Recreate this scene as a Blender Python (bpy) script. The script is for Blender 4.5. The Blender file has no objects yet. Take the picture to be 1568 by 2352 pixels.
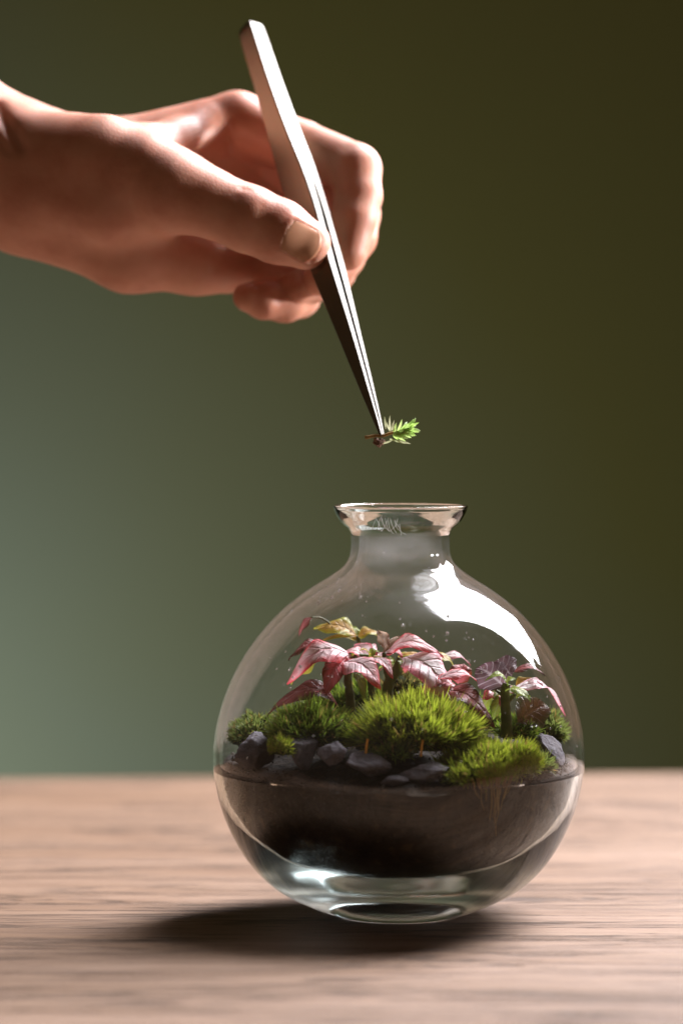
import bpy, math, random
import numpy as np
from mathutils import Vector

random.seed(7); rng = np.random.default_rng(7)
scene = bpy.context.scene
S = 0.01                       # every length below is in centimetres; S turns it into metres

# ------------------------------------------------------------------ camera
CAM = np.array([-1.61, -90.0, 14.5]); AIM = np.array([-1.61, 0.0, 11.6])
PXCM = 80.0                    # picture pixels (1568 wide) per centimetre at the vase's axis
FWD = (AIM - CAM) / np.linalg.norm(AIM - CAM)
RIGHT = np.array([1.0, 0, 0]); UP = np.cross(RIGHT, FWD)
FPX = PXCM * np.linalg.norm(AIM - CAM)
cd = bpy.data.cameras.new('camera'); cam = bpy.data.objects.new('camera', cd)
scene.collection.objects.link(cam); scene.camera = cam
cam.location = Vector(CAM * S); cam.rotation_euler = Vector(FWD).to_track_quat('-Z', 'Y').to_euler()
cd.sensor_fit = 'VERTICAL'; cd.sensor_height = 36.0; cd.lens = 36.0 * FPX / 2352.0
cd.clip_start = 0.02; cd.clip_end = 50
cd.dof.use_dof = True; cd.dof.focus_distance = 0.888; cd.dof.aperture_fstop = cd.lens / 17.5
cd.dof.aperture_blades = 9

def P(px, py, y):
    """A point seen at picture position (px, py of 1568x2352) standing y cm behind the vase's axis."""
    d = FWD + RIGHT * ((px - 784.0) / FPX) - UP * ((py - 1176.0) / FPX)
    return CAM + d * ((y - CAM[1]) / d[1])

# ------------------------------------------------------------------ world and lamps
w = bpy.data.worlds.new('World'); scene.world = w; w.use_nodes = True
bg = w.node_tree.nodes['Background']; bg.inputs[0].default_value = (1.0, 0.63, 0.36, 1); bg.inputs[1].default_value = 0.068

def area(name, loc, target, sx, sy, power, col, spread=180):
    l = bpy.data.lights.new(name, 'AREA'); l.shape = 'RECTANGLE'; l.size = sx * S; l.size_y = sy * S
    l.energy = power; l.color = col; l.spread = math.radians(spread)
    o = bpy.data.objects.new(name, l); scene.collection.objects.link(o)
    o.location = Vector(np.array(loc) * S)
    o.rotation_euler = Vector(np.array(target) - np.array(loc)).to_track_quat('-Z', 'Y').to_euler()
    return o
T0 = np.array([0, 0, 9.0])
norm0 = lambda v: np.array(v) / np.linalg.norm(v)
area('window_lamp', T0 + 130 * norm0((0.46, 0.55, 0.70)), T0, 50, 115, 34.0, (0.97, 0.945, 1.0), 110)
area('side_window_lamp', (128, 21, 42), (-2, 7, 22.5), 20, 16, .26, (1.0, 0.95, 0.94), 9)
area('backdrop_lamp', (-62, 98, -34), (-36, 150, -14), 30, 30, 2.2, (0.90, 0.96, 0.90), 110)

vs = scene.view_settings
vs.view_transform = 'Standard'; vs.look = 'None'; vs.exposure = 0.0; vs.gamma = 1.0; vs.use_curve_mapping = False
cy = scene.cycles
cy.use_denoising = True; cy.max_bounces = 20; cy.diffuse_bounces = 4; cy.glossy_bounces = 10
cy.transmission_bounces = 16; cy.transparent_max_bounces = 40
cy.caustics_refractive = True; cy.caustics_reflective = True; cy.blur_glossy = 0.6
cy.sample_clamp_indirect = 6.0

# ------------------------------------------------------------------ helpers
ORG = {}
def tag(o, label=None, cat=None, group=None, kind=None):
    if label: o['label'] = label
    if cat: o['category'] = cat
    if group: o['group'] = group
    if kind: o['kind'] = kind
    return o
def thing(name, loc, label, cat, group=None):
    o = bpy.data.objects.new(name, None); scene.collection.objects.link(o)
    o.empty_display_size = 0.005; o.location = Vector(np.array(loc, float) * S)
    ORG[o.name] = np.array(loc, float)
    return tag(o, label, cat, group)
def mesh(name, verts, faces, mat, parent=None, smooth=True, origin=None, uv=None, col=None):
    verts = np.asarray(verts, float)
    pw = ORG[parent.name] if parent else np.zeros(3)
    og = pw if origin is None else np.asarray(origin, float)
    if parent is None and origin is None: og = np.array([verts[:, 0].mean(), verts[:, 1].mean(), verts[:, 2].min()])
    me = bpy.data.meshes.new(name)
    me.from_pydata(((verts - og) * S).tolist(), [], [tuple(f) for f in faces]); me.update()
    if smooth: me.polygons.foreach_set('use_smooth', [True] * len(me.polygons))
    li = np.empty(len(me.loops), dtype=np.int32); me.loops.foreach_get('vertex_index', li)
    if uv is not None:
        l = me.uv_layers.new(name='UVMap'); l.data.foreach_set('uv', np.asarray(uv, float)[li].ravel())
    if col is not None:
        a = me.color_attributes.new('tint', 'FLOAT_COLOR', 'POINT')
        a.data.foreach_set('color', np.asarray(col, float).ravel())
    mats = mat if isinstance(mat, (list, tuple)) else [mat]
    for m in mats: me.materials.append(m)
    o = bpy.data.objects.new(name, me); scene.collection.objects.link(o)
    o.location = Vector((og - pw) * S); o.parent = parent
    ORG[o.name] = og
    return o
def norm(v): v = np.asarray(v, float); return v / (np.linalg.norm(v) + 1e-12)
def tube(points, radii, n=8, caps=True):
    pts = np.asarray(points, float); V = []; F = []
    t = np.gradient(pts, axis=0); ref = np.array([0.13, 0.9, 0.21])
    for i, p in enumerate(pts):
        d = norm(t[i]); a = norm(np.cross(d, ref)); b = np.cross(d, a)
        for k in range(n):
            ang = 2 * math.pi * k / n; V.append(p + radii[i] * (a * math.cos(ang) + b * math.sin(ang)))
    for i in range(len(pts) - 1):
        for k in range(n):
            F.append((i*n+k, i*n+(k+1) % n, (i+1)*n+(k+1) % n, (i+1)*n+k))
    if caps: F.append(tuple(range(n))[::-1]); F.append(tuple(range((len(pts)-1)*n, len(pts)*n)))
    return V, F
def bez(p0, p1, p2, n=9):
    t = np.linspace(0, 1, n)[:, None]
    return (1-t)**2*np.asarray(p0) + 2*t*(1-t)*np.asarray(p1) + t*t*np.asarray(p2)
def smooth_curve(pts, n):
    """Catmull-Rom through pts."""
    pts = np.asarray(pts, float); Q = np.vstack([2*pts[0]-pts[1], pts, 2*pts[-1]-pts[-2]]); out = []
    for i in range(len(pts)-1):
        p0, p1, p2, p3 = Q[i:i+4]
        for t in np.linspace(0, 1, n, endpoint=False):
            out.append(.5*((2*p1)+(-p0+p2)*t+(2*p0-5*p1+4*p2-p3)*t*t+(-p0+3*p1-3*p2+p3)*t**3))
    out.append(pts[-1]); return np.array(out)

# ------------------------------------------------------------------ materials
class N:
    def __init__(s, name):
        s.m = bpy.data.materials.new(name); s.m.use_nodes = True; s.t = s.m.node_tree
        s.t.nodes.clear(); s.out = s.t.nodes.new('ShaderNodeOutputMaterial')
    def n(s, typ, ins=None, **kw):
        nd = s.t.nodes.new(typ)
        for k, v in kw.items(): setattr(nd, k, v)
        for k, v in (ins or {}).items():
            if isinstance(v, bpy.types.NodeSocket): s.t.links.new(v, nd.inputs[k])
            else: nd.inputs[k].default_value = v
        return nd
    def link(s, a, b): s.t.links.new(a, b)
    def noise(s, vec, scale, detail=4, rough=.55, dist=0):
        return s.n('ShaderNodeTexNoise', {'Vector': vec, 'Scale': scale, 'Detail': detail, 'Roughness': rough, 'Distortion': dist}).outputs['Fac']
    def ramp(s, fac, stops, interp='LINEAR'):
        r = s.n('ShaderNodeValToRGB', {'Fac': fac}); r.color_ramp.interpolation = interp; e = r.color_ramp.elements
        while len(e) < len(stops): e.new(.5)
        for i, (p, c) in enumerate(stops):
            e[i].position = p; e[i].color = (*c, 1) if len(c) == 3 else c
        return r.outputs['Color']
    def math(s, op, a, b=None, c=None):
        ins = {0: a}
        if b is not None: ins[1] = b
        if c is not None: ins[2] = c
        return s.n('ShaderNodeMath', ins, operation=op).outputs[0]
    def mix(s, fac, a, b, mode='MIX'):
        m = s.n('ShaderNodeMix', data_type='RGBA', blend_type=mode)
        for i, v in ((0, fac), (6, a), (7, b)):
            if isinstance(v, bpy.types.NodeSocket): s.t.links.new(v, m.inputs[i])
            else: m.inputs[i].default_value = v if i == 0 else ((*v, 1) if len(v) == 3 else v)
        return m.outputs[2]
    def bump(s, h, strength, dist):
        return s.n('ShaderNodeBump', {'Height': h, 'Strength': strength, 'Distance': dist}).outputs['Normal']
    def coords(s, scale=(1, 1, 1), kind='Object', rot=(0, 0, 0)):
        tc = s.n('ShaderNodeTexCoord'); mp = s.n('ShaderNodeMapping', {'Vector': tc.outputs[kind], 'Scale': scale, 'Rotation': rot})
        return mp.outputs['Vector']
    def done(s, shader): s.t.links.new(shader, s.out.inputs['Surface']); return s.m
    def bsdf(s, **kw):
        return s.n('ShaderNodeBsdfPrincipled', {k.replace('_', ' '): v for k, v in kw.items()})

def mat_wood():
    k = N('weathered_wood')
    v = k.coords(); 
    big = k.noise(k.coords((3, 9, 3)), 1.6, 3)
    streak = k.noise(k.coords((2.6, 30, 4)), 2.2, 8, .70, .5)
    fine = k.noise(k.coords((9, 85, 8)), 2.0, 8, .78, .5)
    pore = k.noise(k.coords((26, 210, 8)), 2.0, 3, .6, .2)
    ln = k.noise(k.coords((2.6, 34, 8)), 2.0, 7, .66, .6)
    patch = k.noise(k.coords((5, 16, 6)), 1.7, 3)
    c = k.ramp(streak, [(.28, (.155, .084, .047)), (.45, (.250, .152, .092)), (.60, (.320, .208, .140)), (.76, (.385, .272, .200))])
    c = k.mix(k.math('MULTIPLY', k.ramp(big, [(.4, (0, 0, 0)), (.66, (1, 1, 1))]), .55), c, (.215, .122, .066))
    c = k.mix(k.math('MULTIPLY', k.ramp(fine, [(.34, (1, 1, 1)), (.52, (0, 0, 0))]), .6), c, (.080, .040, .022))
    crk = k.ramp(k.math('ABSOLUTE', k.math('SUBTRACT', ln, .5)), [(.006, (1, 1, 1)), (.022, (0, 0, 0))])
    crack = k.math('MULTIPLY', crk, k.ramp(patch, [(.36, (0, 0, 0)), (.52, (1, 1, 1))]))
    c = k.mix(k.math('MULTIPLY', crack, .7), c, (.022, .010, .006))
    c = k.mix(k.math('MULTIPLY', k.ramp(pore, [(.28, (1, 1, 1)), (.36, (0, 0, 0))]), .8), c, (.035, .016, .008))
    h = k.math('SUBTRACT', k.math('ADD', k.math('MULTIPLY', fine, .9), streak), k.math('MULTIPLY', crack, .9))
    b = k.bsdf(Base_Color=c, Roughness=k.math('MULTIPLY_ADD', fine, -.25, .68), Normal=k.bump(h, .7, .0011))
    b.inputs['Specular IOR Level'].default_value = .35
    return k.done(b.outputs[0])
def mat_backdrop():
    k = N('matte_olive_backdrop')
    v = k.coords(); sx = k.n('ShaderNodeSeparateXYZ', {0: v})
    n1 = k.noise(v, 1.7, 2); f = k.math('ADD', k.math('MULTIPLY', sx.outputs[0], 1.25), k.math('ADD', k.math('MULTIPLY_ADD', n1, .7, .02), k.math('MULTIPLY_ADD', sx.outputs[2], 1.1, -1.54)))
    c = k.ramp(f, [(.05, (.157, .180, .132)), (.75, (.168, .160, .048))])
    return k.done(k.bsdf(Base_Color=c, Roughness=.95).outputs[0])
def schlick(k):
    g = k.n('ShaderNodeNewGeometry')
    d = k.n('ShaderNodeVectorMath', {0: g.outputs['Normal'], 1: g.outputs['Incoming']}, operation='DOT_PRODUCT').outputs['Value']
    c = k.math('SUBTRACT', 1.0, k.math('ABSOLUTE', d))
    return k.math('MULTIPLY_ADD', k.math('POWER', c, 5.0), .96, .036), c
def mat_thin_glass():
    k = N('thin_blown_glass')
    F, c = schlick(k)
    nz = k.noise(k.coords(), 1000, 3, .6); nb = k.noise(k.coords((1, 1, 1.6)), 34, 4, .6)
    bmp = k.bump(k.noise(k.coords((1, 1, .6)), 20, 2), .10, .002)
    gl = k.n('ShaderNodeBsdfGlossy', {'Color': (1, 1, 1, 1), 'Roughness': k.ramp(nb, [(.42, (.035, .035, .035)), (.72, (.13, .13, .13))]), 'Normal': bmp})
    tr = k.n('ShaderNodeBsdfTransparent', {'Color': (.985, .987, .985, 1)})
    a = k.n('ShaderNodeMixShader', {0: F, 1: tr.outputs[0], 2: gl.outputs[0]})
    # film of dust and dried mist; its neck part also paints in the reflected haze
    dust = k.n('ShaderNodeBsdfTranslucent', {'Color': (.8, .78, .78, 1)})
    dd = k.n('ShaderNodeBsdfDiffuse', {'Color': (.8, .78, .78, 1)})
    du = k.n('ShaderNodeMixShader', {0: .5, 1: dust.outputs[0], 2: dd.outputs[0]})
    f = k.math('MULTIPLY', k.ramp(nb, [(.35, (0, 0, 0)), (.75, (1, 1, 1))]), .006)
    f = k.math('ADD', f, k.math('MULTIPLY', k.ramp(nz, [(.69, (0, 0, 0)), (.74, (1, 1, 1))]), .13))
    zz = k.n('ShaderNodeSeparateXYZ', {0: k.coords()}).outputs[2]
    neck_haze = k.ramp(k.math('MULTIPLY', zz, 10.0), [(.80, (0, 0, 0)), (1.04, (1, 1, 1))])
    f = k.math('ADD', f, k.math('MULTIPLY', k.math('MULTIPLY', neck_haze, k.ramp(nb, [(.42, (.10, .10, .10)), (.68, (1, 1, 1))])), .07))
    f = k.math('ADD', f, .001)
    return k.done(k.n('ShaderNodeMixShader', {0: f, 1: a.outputs[0], 2: du.outputs[0]}).outputs[0])
def mat_thick_glass():
    k = N('thick_clear_glass')
    bmp = k.bump(k.noise(k.coords((1, 1, 1.5)), 30, 2), .12, .002)
    zz = k.n('ShaderNodeSeparateXYZ', {0: k.coords()}).outputs[2]
    ro = k.ramp(k.math('MULTIPLY', zz, 10.0), [(.06, (.10, .10, .10)), (.26, (.01, .01, .01))])
    g = k.n('ShaderNodeBsdfGlass', {'Color': (.965, .985, .98, 1), 'Roughness': ro, 'IOR': 1.40, 'Normal': bmp})
    return k.done(g.outputs[0])
def mat_steel(name, rough, c):
    k = N(name)
    n = k.noise(k.coords((60, 60, 900), rot=(0, .32, 0)), 6, 3)
    b = k.bsdf(Base_Color=(*c, 1), Metallic=1.0, Roughness=k.math('MULTIPLY_ADD', n, .10, rough), Normal=k.bump(n, .10, .0001))
    return k.done(b.outputs[0])
def mat_skin():
    k = N('skin')
    n1 = k.noise(k.coords(), 55, 4); n2 = k.noise(k.coords(), 620, 4, .65); n3 = k.n('ShaderNodeTexVoronoi', {'Vector': k.coords(), 'Scale': 900.0}, feature='DISTANCE_TO_EDGE').outputs['Distance']
    c = k.ramp(n1, [(.30, (.52, .205, .13)), (.48, (.62, .285, .195)), (.70, (.68, .34, .245))])
    h = k.math('ADD', k.math('MULTIPLY', n2, .7), k.math('MINIMUM', k.math('MULTIPLY', n3, 2.0), .35))
    b = k.bsdf(Base_Color=c, Roughness=k.math('MULTIPLY_ADD', n1, .3, .36), Normal=k.bump(h, .16, .0005))
    b.inputs['Subsurface Weight'].default_value = .4
    b.inputs['Subsurface Radius'].default_value = (1.0, .30, .15); b.inputs['Subsurface Scale'].default_value = .005
    return k.done(b.outputs[0])
def mat_nail():
    k = N('fingernail')
    n = k.noise(k.coords((1, 1, 1)), 220, 2)
    b = k.bsdf(Base_Color=k.ramp(n, [(.3, (.49, .24, .14)), (.7, (.54, .27, .16))]), Roughness=.38)
    b.inputs['Specular IOR Level'].default_value = .3
    b.inputs['Subsurface Weight'].default_value = .1; b.inputs['Subsurface Scale'].default_value = .002
    return k.done(b.outputs[0])
def mat_soil():
    k = N('dark_potting_soil')
    n = k.noise(k.coords(), 260, 6, .65); n2 = k.noise(k.coords(), 60, 3)
    c = k.ramp(n, [(.35, (.006, .0035, .0018)), (.58, (.022, .012, .005)), (.76, (.085, .045, .018))])
    return k.done(k.bsdf(Base_Color=c, Roughness=.95, Normal=k.bump(k.math('ADD', n, n2), .8, .002)).outputs[0])
def mat_stone():
    k = N('dark_slate_stone')
    n = k.noise(k.coords(), 190, 6, .65); n2 = k.noise(k.coords((1, 1, 2)), 50, 3)
    n4 = k.noise(k.coords(), 95, 4, .6)
    c = k.ramp(k.math('MULTIPLY_ADD', n2, .5, k.math('MULTIPLY', n, .5)), [(.36, (.06, .054, .062)), (.55, (.175, .158, .182)), (.7, (.33, .30, .335))])
    c = k.mix(k.math('MULTIPLY', k.ramp(n4, [(.50, (0, 0, 0)), (.62, (1, 1, 1))]), .75), c, (.05, .032, .018))
    return k.done(k.bsdf(Base_Color=c, Roughness=.82, Normal=k.bump(n, 1.0, .0022)).outputs[0])
def mat_moss(name, dark, mid, tip):
    k = N(name)
    at = k.n('ShaderNodeAttribute', attribute_name='tint')
    sp = k.n('ShaderNodeSeparateColor', {0: at.outputs['Color']})
    c = k.mix(sp.outputs[0], dark, mid)          # from shoot to shoot
    c = k.mix(sp.outputs[1], c, tip)             # younger ends
    c = k.mix(sp.outputs[2], c, (.34, .22, .07))  # dead blades
    d = k.bsdf(Base_Color=c, Roughness=.6)
    t = k.n('ShaderNodeBsdfTranslucent', {'Color': c})
    return k.done(k.n('ShaderNodeMixShader', {0: .50, 1: d.outputs[0], 2: t.outputs[0]}).outputs[0])
def mat_leaf(name, field, edge, vein, vein_amt=.6, edge_w=.28, trans=.42):
    k = N(name)
    uv = k.n('ShaderNodeTexCoord').outputs['UV']
    sx = k.n('ShaderNodeSeparateXYZ', {0: uv})
    u, v = sx.outputs[0], sx.outputs[1]
    av = k.math('ABSOLUTE', k.math('MULTIPLY_ADD', v, 2.0, -1.0))
    nz = k.noise(k.coords(), 330, 4); nb = k.noise(k.coords(), 110, 3)
    # side veins leave the midrib at a slant
    s = k.math('SINE', k.math('MULTIPLY', k.math('ADD', k.math('SUBTRACT', u, k.math('MULTIPLY', av, .22)), k.math('MULTIPLY', nb, .12)), 40.0))
    side = k.ramp(s, [(.70, (0, 0, 0)), (1.0, (1, 1, 1))])
    mid = k.ramp(av, [(.02, (1, 1, 1)), (.14, (0, 0, 0))])
    ve = k.math('MINIMUM', k.math('ADD', k.math('MULTIPLY', side, .55), k.math('MULTIPLY', mid, .9)), 1.0)
    pat = k.noise(k.coords(), 190, 3, .6, .6)
    eg = k.ramp(k.math('ADD', av, k.math('MULTIPLY_ADD', pat, 1.1, -.55)), [(1 - edge_w - .25, (0, 0, 0)), (1.05 - edge_w * .35, (1, 1, 1))])
    tipf = k.ramp(k.math('ADD', u, k.math('MULTIPLY_ADD', pat, .9, -.45)), [(.62, (0, 0, 0)), (1.0, (1, 1, 1))])
    c = k.mix(k.math('MULTIPLY', nz, .5), field, tuple(x * .75 for x in field))
    c = k.mix(k.math('MAXIMUM', eg, k.math('MULTIPLY', tipf, .85)), c, edge)
    c = k.mix(k.math('MULTIPLY', ve, vein_amt), c, vein)
    h = k.math('ADD', k.math('MULTIPLY', ve, -1.0), k.math('ADD', k.math('MULTIPLY', nz, .5), pat))
    nm = k.bump(h, .8, .0008)
    d = k.bsdf(Base_Color=c, Roughness=.42, Normal=nm)
    t = k.n('ShaderNodeBsdfTranslucent', {'Color': c})
    return k.done(k.n('ShaderNodeMixShader', {0: trans, 1: d.outputs[0], 2: t.outputs[0]}).outputs[0])
def mat_plain(name, c0, c1, scale=300, rough=.6, trans=0):
    k = N(name); n = k.noise(k.coords(), scale, 4)
    c = k.ramp(n, [(.35, c0), (.65, c1)])
    d = k.bsdf(Base_Color=c, Roughness=rough, Normal=k.bump(n, .3, .0004))
    if not trans: return k.done(d.outputs[0])
    t = k.n('ShaderNodeBsdfTranslucent', {'Color': c})
    return k.done(k.n('ShaderNodeMixShader', {0: trans, 1: d.outputs[0], 2: t.outputs[0]}).outputs[0])

def mat_drop():
    k = N('water_droplet'); return k.done(k.bsdf(Base_Color=(.9, .9, .9, 1), Roughness=.08, Transmission_Weight=.75, IOR=1.33).outputs[0])
M = dict(clod=mat_plain('soil_crumb', (.005, .003, .002), (.032, .018, .009), 260, .95), wood=mat_wood(), drop=mat_drop(), backdrop=mat_backdrop(), thin=mat_thin_glass(), thick=mat_thick_glass(), steel=mat_steel('shaded_brushed_steel', .27, (.20, .182, .14)), edge=mat_steel('lit_steel_edge', .50, (.31, .295, .27)),
         skin=mat_skin(), nail=mat_nail(), soil=mat_soil(), stone=mat_stone(),
         moss=mat_moss('bright_moss', (.10, .15, .008), (.33, .44, .022), (.66, .70, .10)),
         moss_dark=mat_moss('deep_green_moss', (.045, .085, .008), (.16, .26, .02), (.36, .46, .07)),
         moss_pale=mat_moss('pale_moss', (.09, .13, .02), (.21, .28, .05), (.42, .48, .16)),
         moss_brown=mat_moss('brownish_moss', (.04, .035, .012), (.12, .12, .03), (.25, .24, .08)),
         pink=mat_leaf('pink_leaf', (.97, .72, .74), (.85, .09, .11), (.82, .18, .24), .40, .30),
         red=mat_leaf('red_leaf', (.80, .18, .20), (.22, .05, .02), (.72, .34, .36), .4, .3),
         maroon=mat_leaf('maroon_leaf', (.46, .13, .13), (.09, .04, .02), (.62, .30, .32), .45, .3),
         purple=mat_leaf('purple_veined_leaf', (.22, .13, .15), (.11, .05, .06), (.66, .55, .60), .85, .2),
         blush=mat_leaf('pale_blush_leaf', (.95, .84, .85), (.80, .20, .26), (.80, .20, .27), .45, .24),
         amber=mat_leaf('amber_leaf', (.78, .46, .11), (.48, .50, .06), (.60, .42, .16), .3, .35, .55),
         green=mat_leaf('young_green_leaf', (.42, .50, .08), (.24, .36, .05), (.55, .52, .30), .4, .3, .45),
         brown=mat_leaf('brown_green_leaf', (.20, .105, .035), (.10, .10, .025), (.42, .22, .12), .5, .3, .4),
         dry=mat_leaf('dried_leaf', (.55, .40, .30), (.30, .17, .10), (.70, .58, .5), .5, .3),
         stem=mat_plain('green_stem', (.07, .085, .015), (.16, .17, .04), 260, .5, .2),
         root=mat_plain('pale_root', (.30, .18, .06), (.52, .34, .12), 300, .6, .3),
         fibre=mat_plain('white_fibre', (.75, .73, .70), (.85, .84, .82), 300, .6, .3),
         glint=mat_plain('orange_glint', (.90, .42, .05), (.95, .60, .12), 300, .5, .4),
         rootclod=mat_plain('root_clod', (.16, .075, .045), (.55, .36, .27), 500, .8))

# ------------------------------------------------------------------ setting: backdrop wall and table
bx = mesh('backdrop_wall', [(-320, 150, -140), (320, 150, -140), (320, 150, 260), (-320, 150, 260),
                            (-320, 156, -140), (320, 156, -140), (320, 156, 260), (-320, 156, 260)],
          [(0, 1, 2, 3), (5, 4, 7, 6), (3, 2, 6, 7), (1, 0, 4, 5), (0, 3, 7, 4), (2, 1, 5, 6)], M['backdrop'], smooth=False)
tag(bx, kind='structure')
ft = mesh('floor', [(-320, -150, -75), (320, -150, -75), (320, 150, -75), (-320, 150, -75)], [(0, 1, 2, 3)], M['backdrop'], smooth=False)
tag(ft, kind='structure')

def make_table():
    yaw = math.radians(4.0); c, s = math.cos(yaw), math.sin(yaw)
    t = thing('wooden_table', (0, 4, -75), 'pale weathered wooden table top with long horizontal grain under the glass vase', 'table')
    x0, x1, y0, y1, th, r = -48, 48, -19, 34.5, 3.2, .35
    # top slab with a rounded arris, built as a loft of inset rectangles
    loops = []
    for z, i in ((-th, r), (-th + r * .3, r * .3), (-th + r, 0), (-r, 0), (-r * .3, r * .3), (0, r)):
        loops.append([(x0+i, y0+i, z), (x1-i, y0+i, z), (x1-i, y1-i, z), (x0+i, y1-i, z)])
    V = []; F = [(3, 2, 1, 0)]
    for L in loops: V += L
    for i in range(len(loops)-1):
        for k in range(4): F.append((i*4+k, i*4+(k+1) % 4, (i+1)*4+(k+1) % 4, (i+1)*4+k))
    n = (len(loops)-1)*4; F.append((n, n+1, n+2, n+3))
    V = [(x*c - y*s, x*s + y*c, z) for x, y, z in V]
    o = mesh('table_top', V, F, M['wood'], t, smooth=False, origin=(0, 0, 0)); o.rotation_euler = (0, 0, 0)
    for lx, ly in ((-42, -14), (42, -14), (-42, 28), (42, 28)):
        a = []
        for z, h in ((-74.9, 2.2), (-th, 3.0)):
            a += [(lx-h, ly-h, z), (lx+h, ly-h, z), (lx+h, ly+h, z), (lx-h, ly+h, z)]
        a = [(x*c - y*s, x*s + y*c, z) for x, y, z in a]
        mesh('leg', a, [(3, 2, 1, 0), (4, 5, 6, 7), (0, 1, 5, 4), (1, 2, 6, 5), (2, 3, 7, 6), (3, 0, 4, 7)], M['wood'], t, smooth=False)
make_table()

# ------------------------------------------------------------------ glass vase
OUT = [(1.25, .06), (1.70, .0), (1.85, .04), (2.38, .22), (3.20, .60), (3.80, 1.02), (4.35, 1.62), (4.80, 2.38), (5.12, 3.20), (5.30, 4.05),
       (5.33, 4.62), (5.27, 5.30), (5.08, 6.10), (4.72, 7.00), (4.18, 7.88), (3.45, 8.72), (2.70, 9.32), (2.10, 9.70), (1.70, 9.98),
       (1.50, 10.22), (1.42, 10.50), (1.41, 10.95), (1.47, 11.10), (1.70, 11.30), (1.86, 11.55), (1.92, 11.72)]
INN = [(1.84, 11.74), (1.76, 11.62), (1.55, 11.38), (1.30, 11.16), (1.19, 10.95), (1.19, 10.50), (1.30, 10.12), (1.58, 9.80), (2.02, 9.52), (2.62, 9.14),
       (3.34, 8.57), (4.04, 7.77), (4.57, 6.92), (4.92, 6.05), (5.10, 5.28), (5.14, 4.62), (5.10, 4.05), (4.90, 3.20), (4.50, 2.42), (3.90, 1.74),
       (3.06, 1.22), (2.05, .93), (1.2, .80), (.5, .76)]
def lathe(profile, n=128, close_first=None, close_last=None):
    V = []; F = []
    for r, z in profile:
        for k in range(n):
            a = 2*math.pi*k/n; V.append((r*math.cos(a) + .007*z, r*math.sin(a), z))
    for i in range(len(profile)-1):
        for k in range(n): F.append((i*n+k, i*n+(k+1) % n, (i+1)*n+(k+1) % n, (i+1)*n+k))
    if close_first is not None:
        V.append((.007*close_first, 0, close_first)); c = len(V)-1
        for k in range(n): F.append((c, (k+1) % n, k))
    if close_last is not None:
        V.append((.007*close_last, 0, close_last)); c = len(V)-1; b = (len(profile)-1)*n
        for k in range(n): F.append((b+k, b+(k+1) % n, c))
    return V, F
def make_vase():
    t = thing('glass_vase', (0, 0, 0), 'round clear glass vase terrarium with a narrow flared neck on the table', 'vase')
    o = smooth_curve(OUT, 4); i = smooth_curve(INN, 4)
    zo, zi = o[:, 1], i[:, 1]
    SPL, NCK = 4.20, 10.22
    kb = int(np.argmin(np.abs(zo - SPL) + (o[:, 0] < 4) * 9)); kn = int(np.argmin(np.abs(o - np.array([1.50, 10.22])).sum(1)))
    jb = int(np.argmin(np.abs(i[:, 1] - 4.05) + (i[:, 0] < 4) * 9)); jn = int(np.argmin(np.abs(i - np.array([1.30, 10.12])).sum(1)))
    def join(parts):
        V = []; F = []
        for v, f in parts:
            b = len(V); V += list(v); F += [tuple(x+b for x in q) for q in f]
        return V, F
    kr = int(np.argmin(np.abs(o - np.array([1.41, 10.95])).sum(1))); jr = int(np.argmin(np.abs(i - np.array([1.19, 10.95])).sum(1)))
    V, F = join([lathe(o[:kr+1], close_first=.06), lathe(i[jr:], close_last=.755)]); b = mesh('body', V, F, [M['thin'], M['thick']], t)
    VV = np.array(V); mi = []
    for f in F:
        c = VV[list(f)].mean(0); a = math.atan2(c[1], c[0]); mi.append(1 if c[2] < 4.24 else 0)
    b.data.polygons.foreach_set('material_index', mi)
    lip = [(1.92, 11.72), (1.93, 11.77), (1.90, 11.80), (1.87, 11.79), (1.84, 11.74)]
    V, F = lathe(np.vstack([o[kr:-1], lip, i[1:jr+1]])); mesh('flared_rim', V, F, M['thick'], t)
    return i
inner = make_vase()

# tiny droplets and specks on the inside of the glass
def make_droplets():
    V = []; F = []; ii = inner[np.argsort(inner[:, 1])]; r = np.random.default_rng(3)
    for q in range(170):
        z = r.uniform(5.6, 9.7) if q < 120 else r.uniform(4.6, 10.6); a = r.uniform(-math.pi, 0) if q % 4 else r.uniform(0, math.pi)
        R = float(np.interp(z, ii[:, 1], ii[:, 0])) - .004; s = r.uniform(.012, .030)*(1.9 if q % 11 == 0 else 1); c = np.array([R*math.cos(a)+.007*z, R*math.sin(a), z]); b = len(V)
        for j, e in enumerate((-90, -45, 0, 45, 90)):
            for k in range(8):
                t = 2*math.pi*k/8; e_ = math.radians(e); V.append(c + s*np.array([math.cos(t)*math.cos(e_), math.sin(t)*math.cos(e_), math.sin(e_)*1.15]))
        for j in range(4):
            for k in range(8): F.append((b+j*8+k, b+j*8+(k+1) % 8, b+(j+1)*8+(k+1) % 8, b+(j+1)*8+k))
    o = mesh('droplets', V, F, M['drop'], bpy.data.objects['glass_vase']); tag(o, kind='stuff')
make_droplets()

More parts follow.
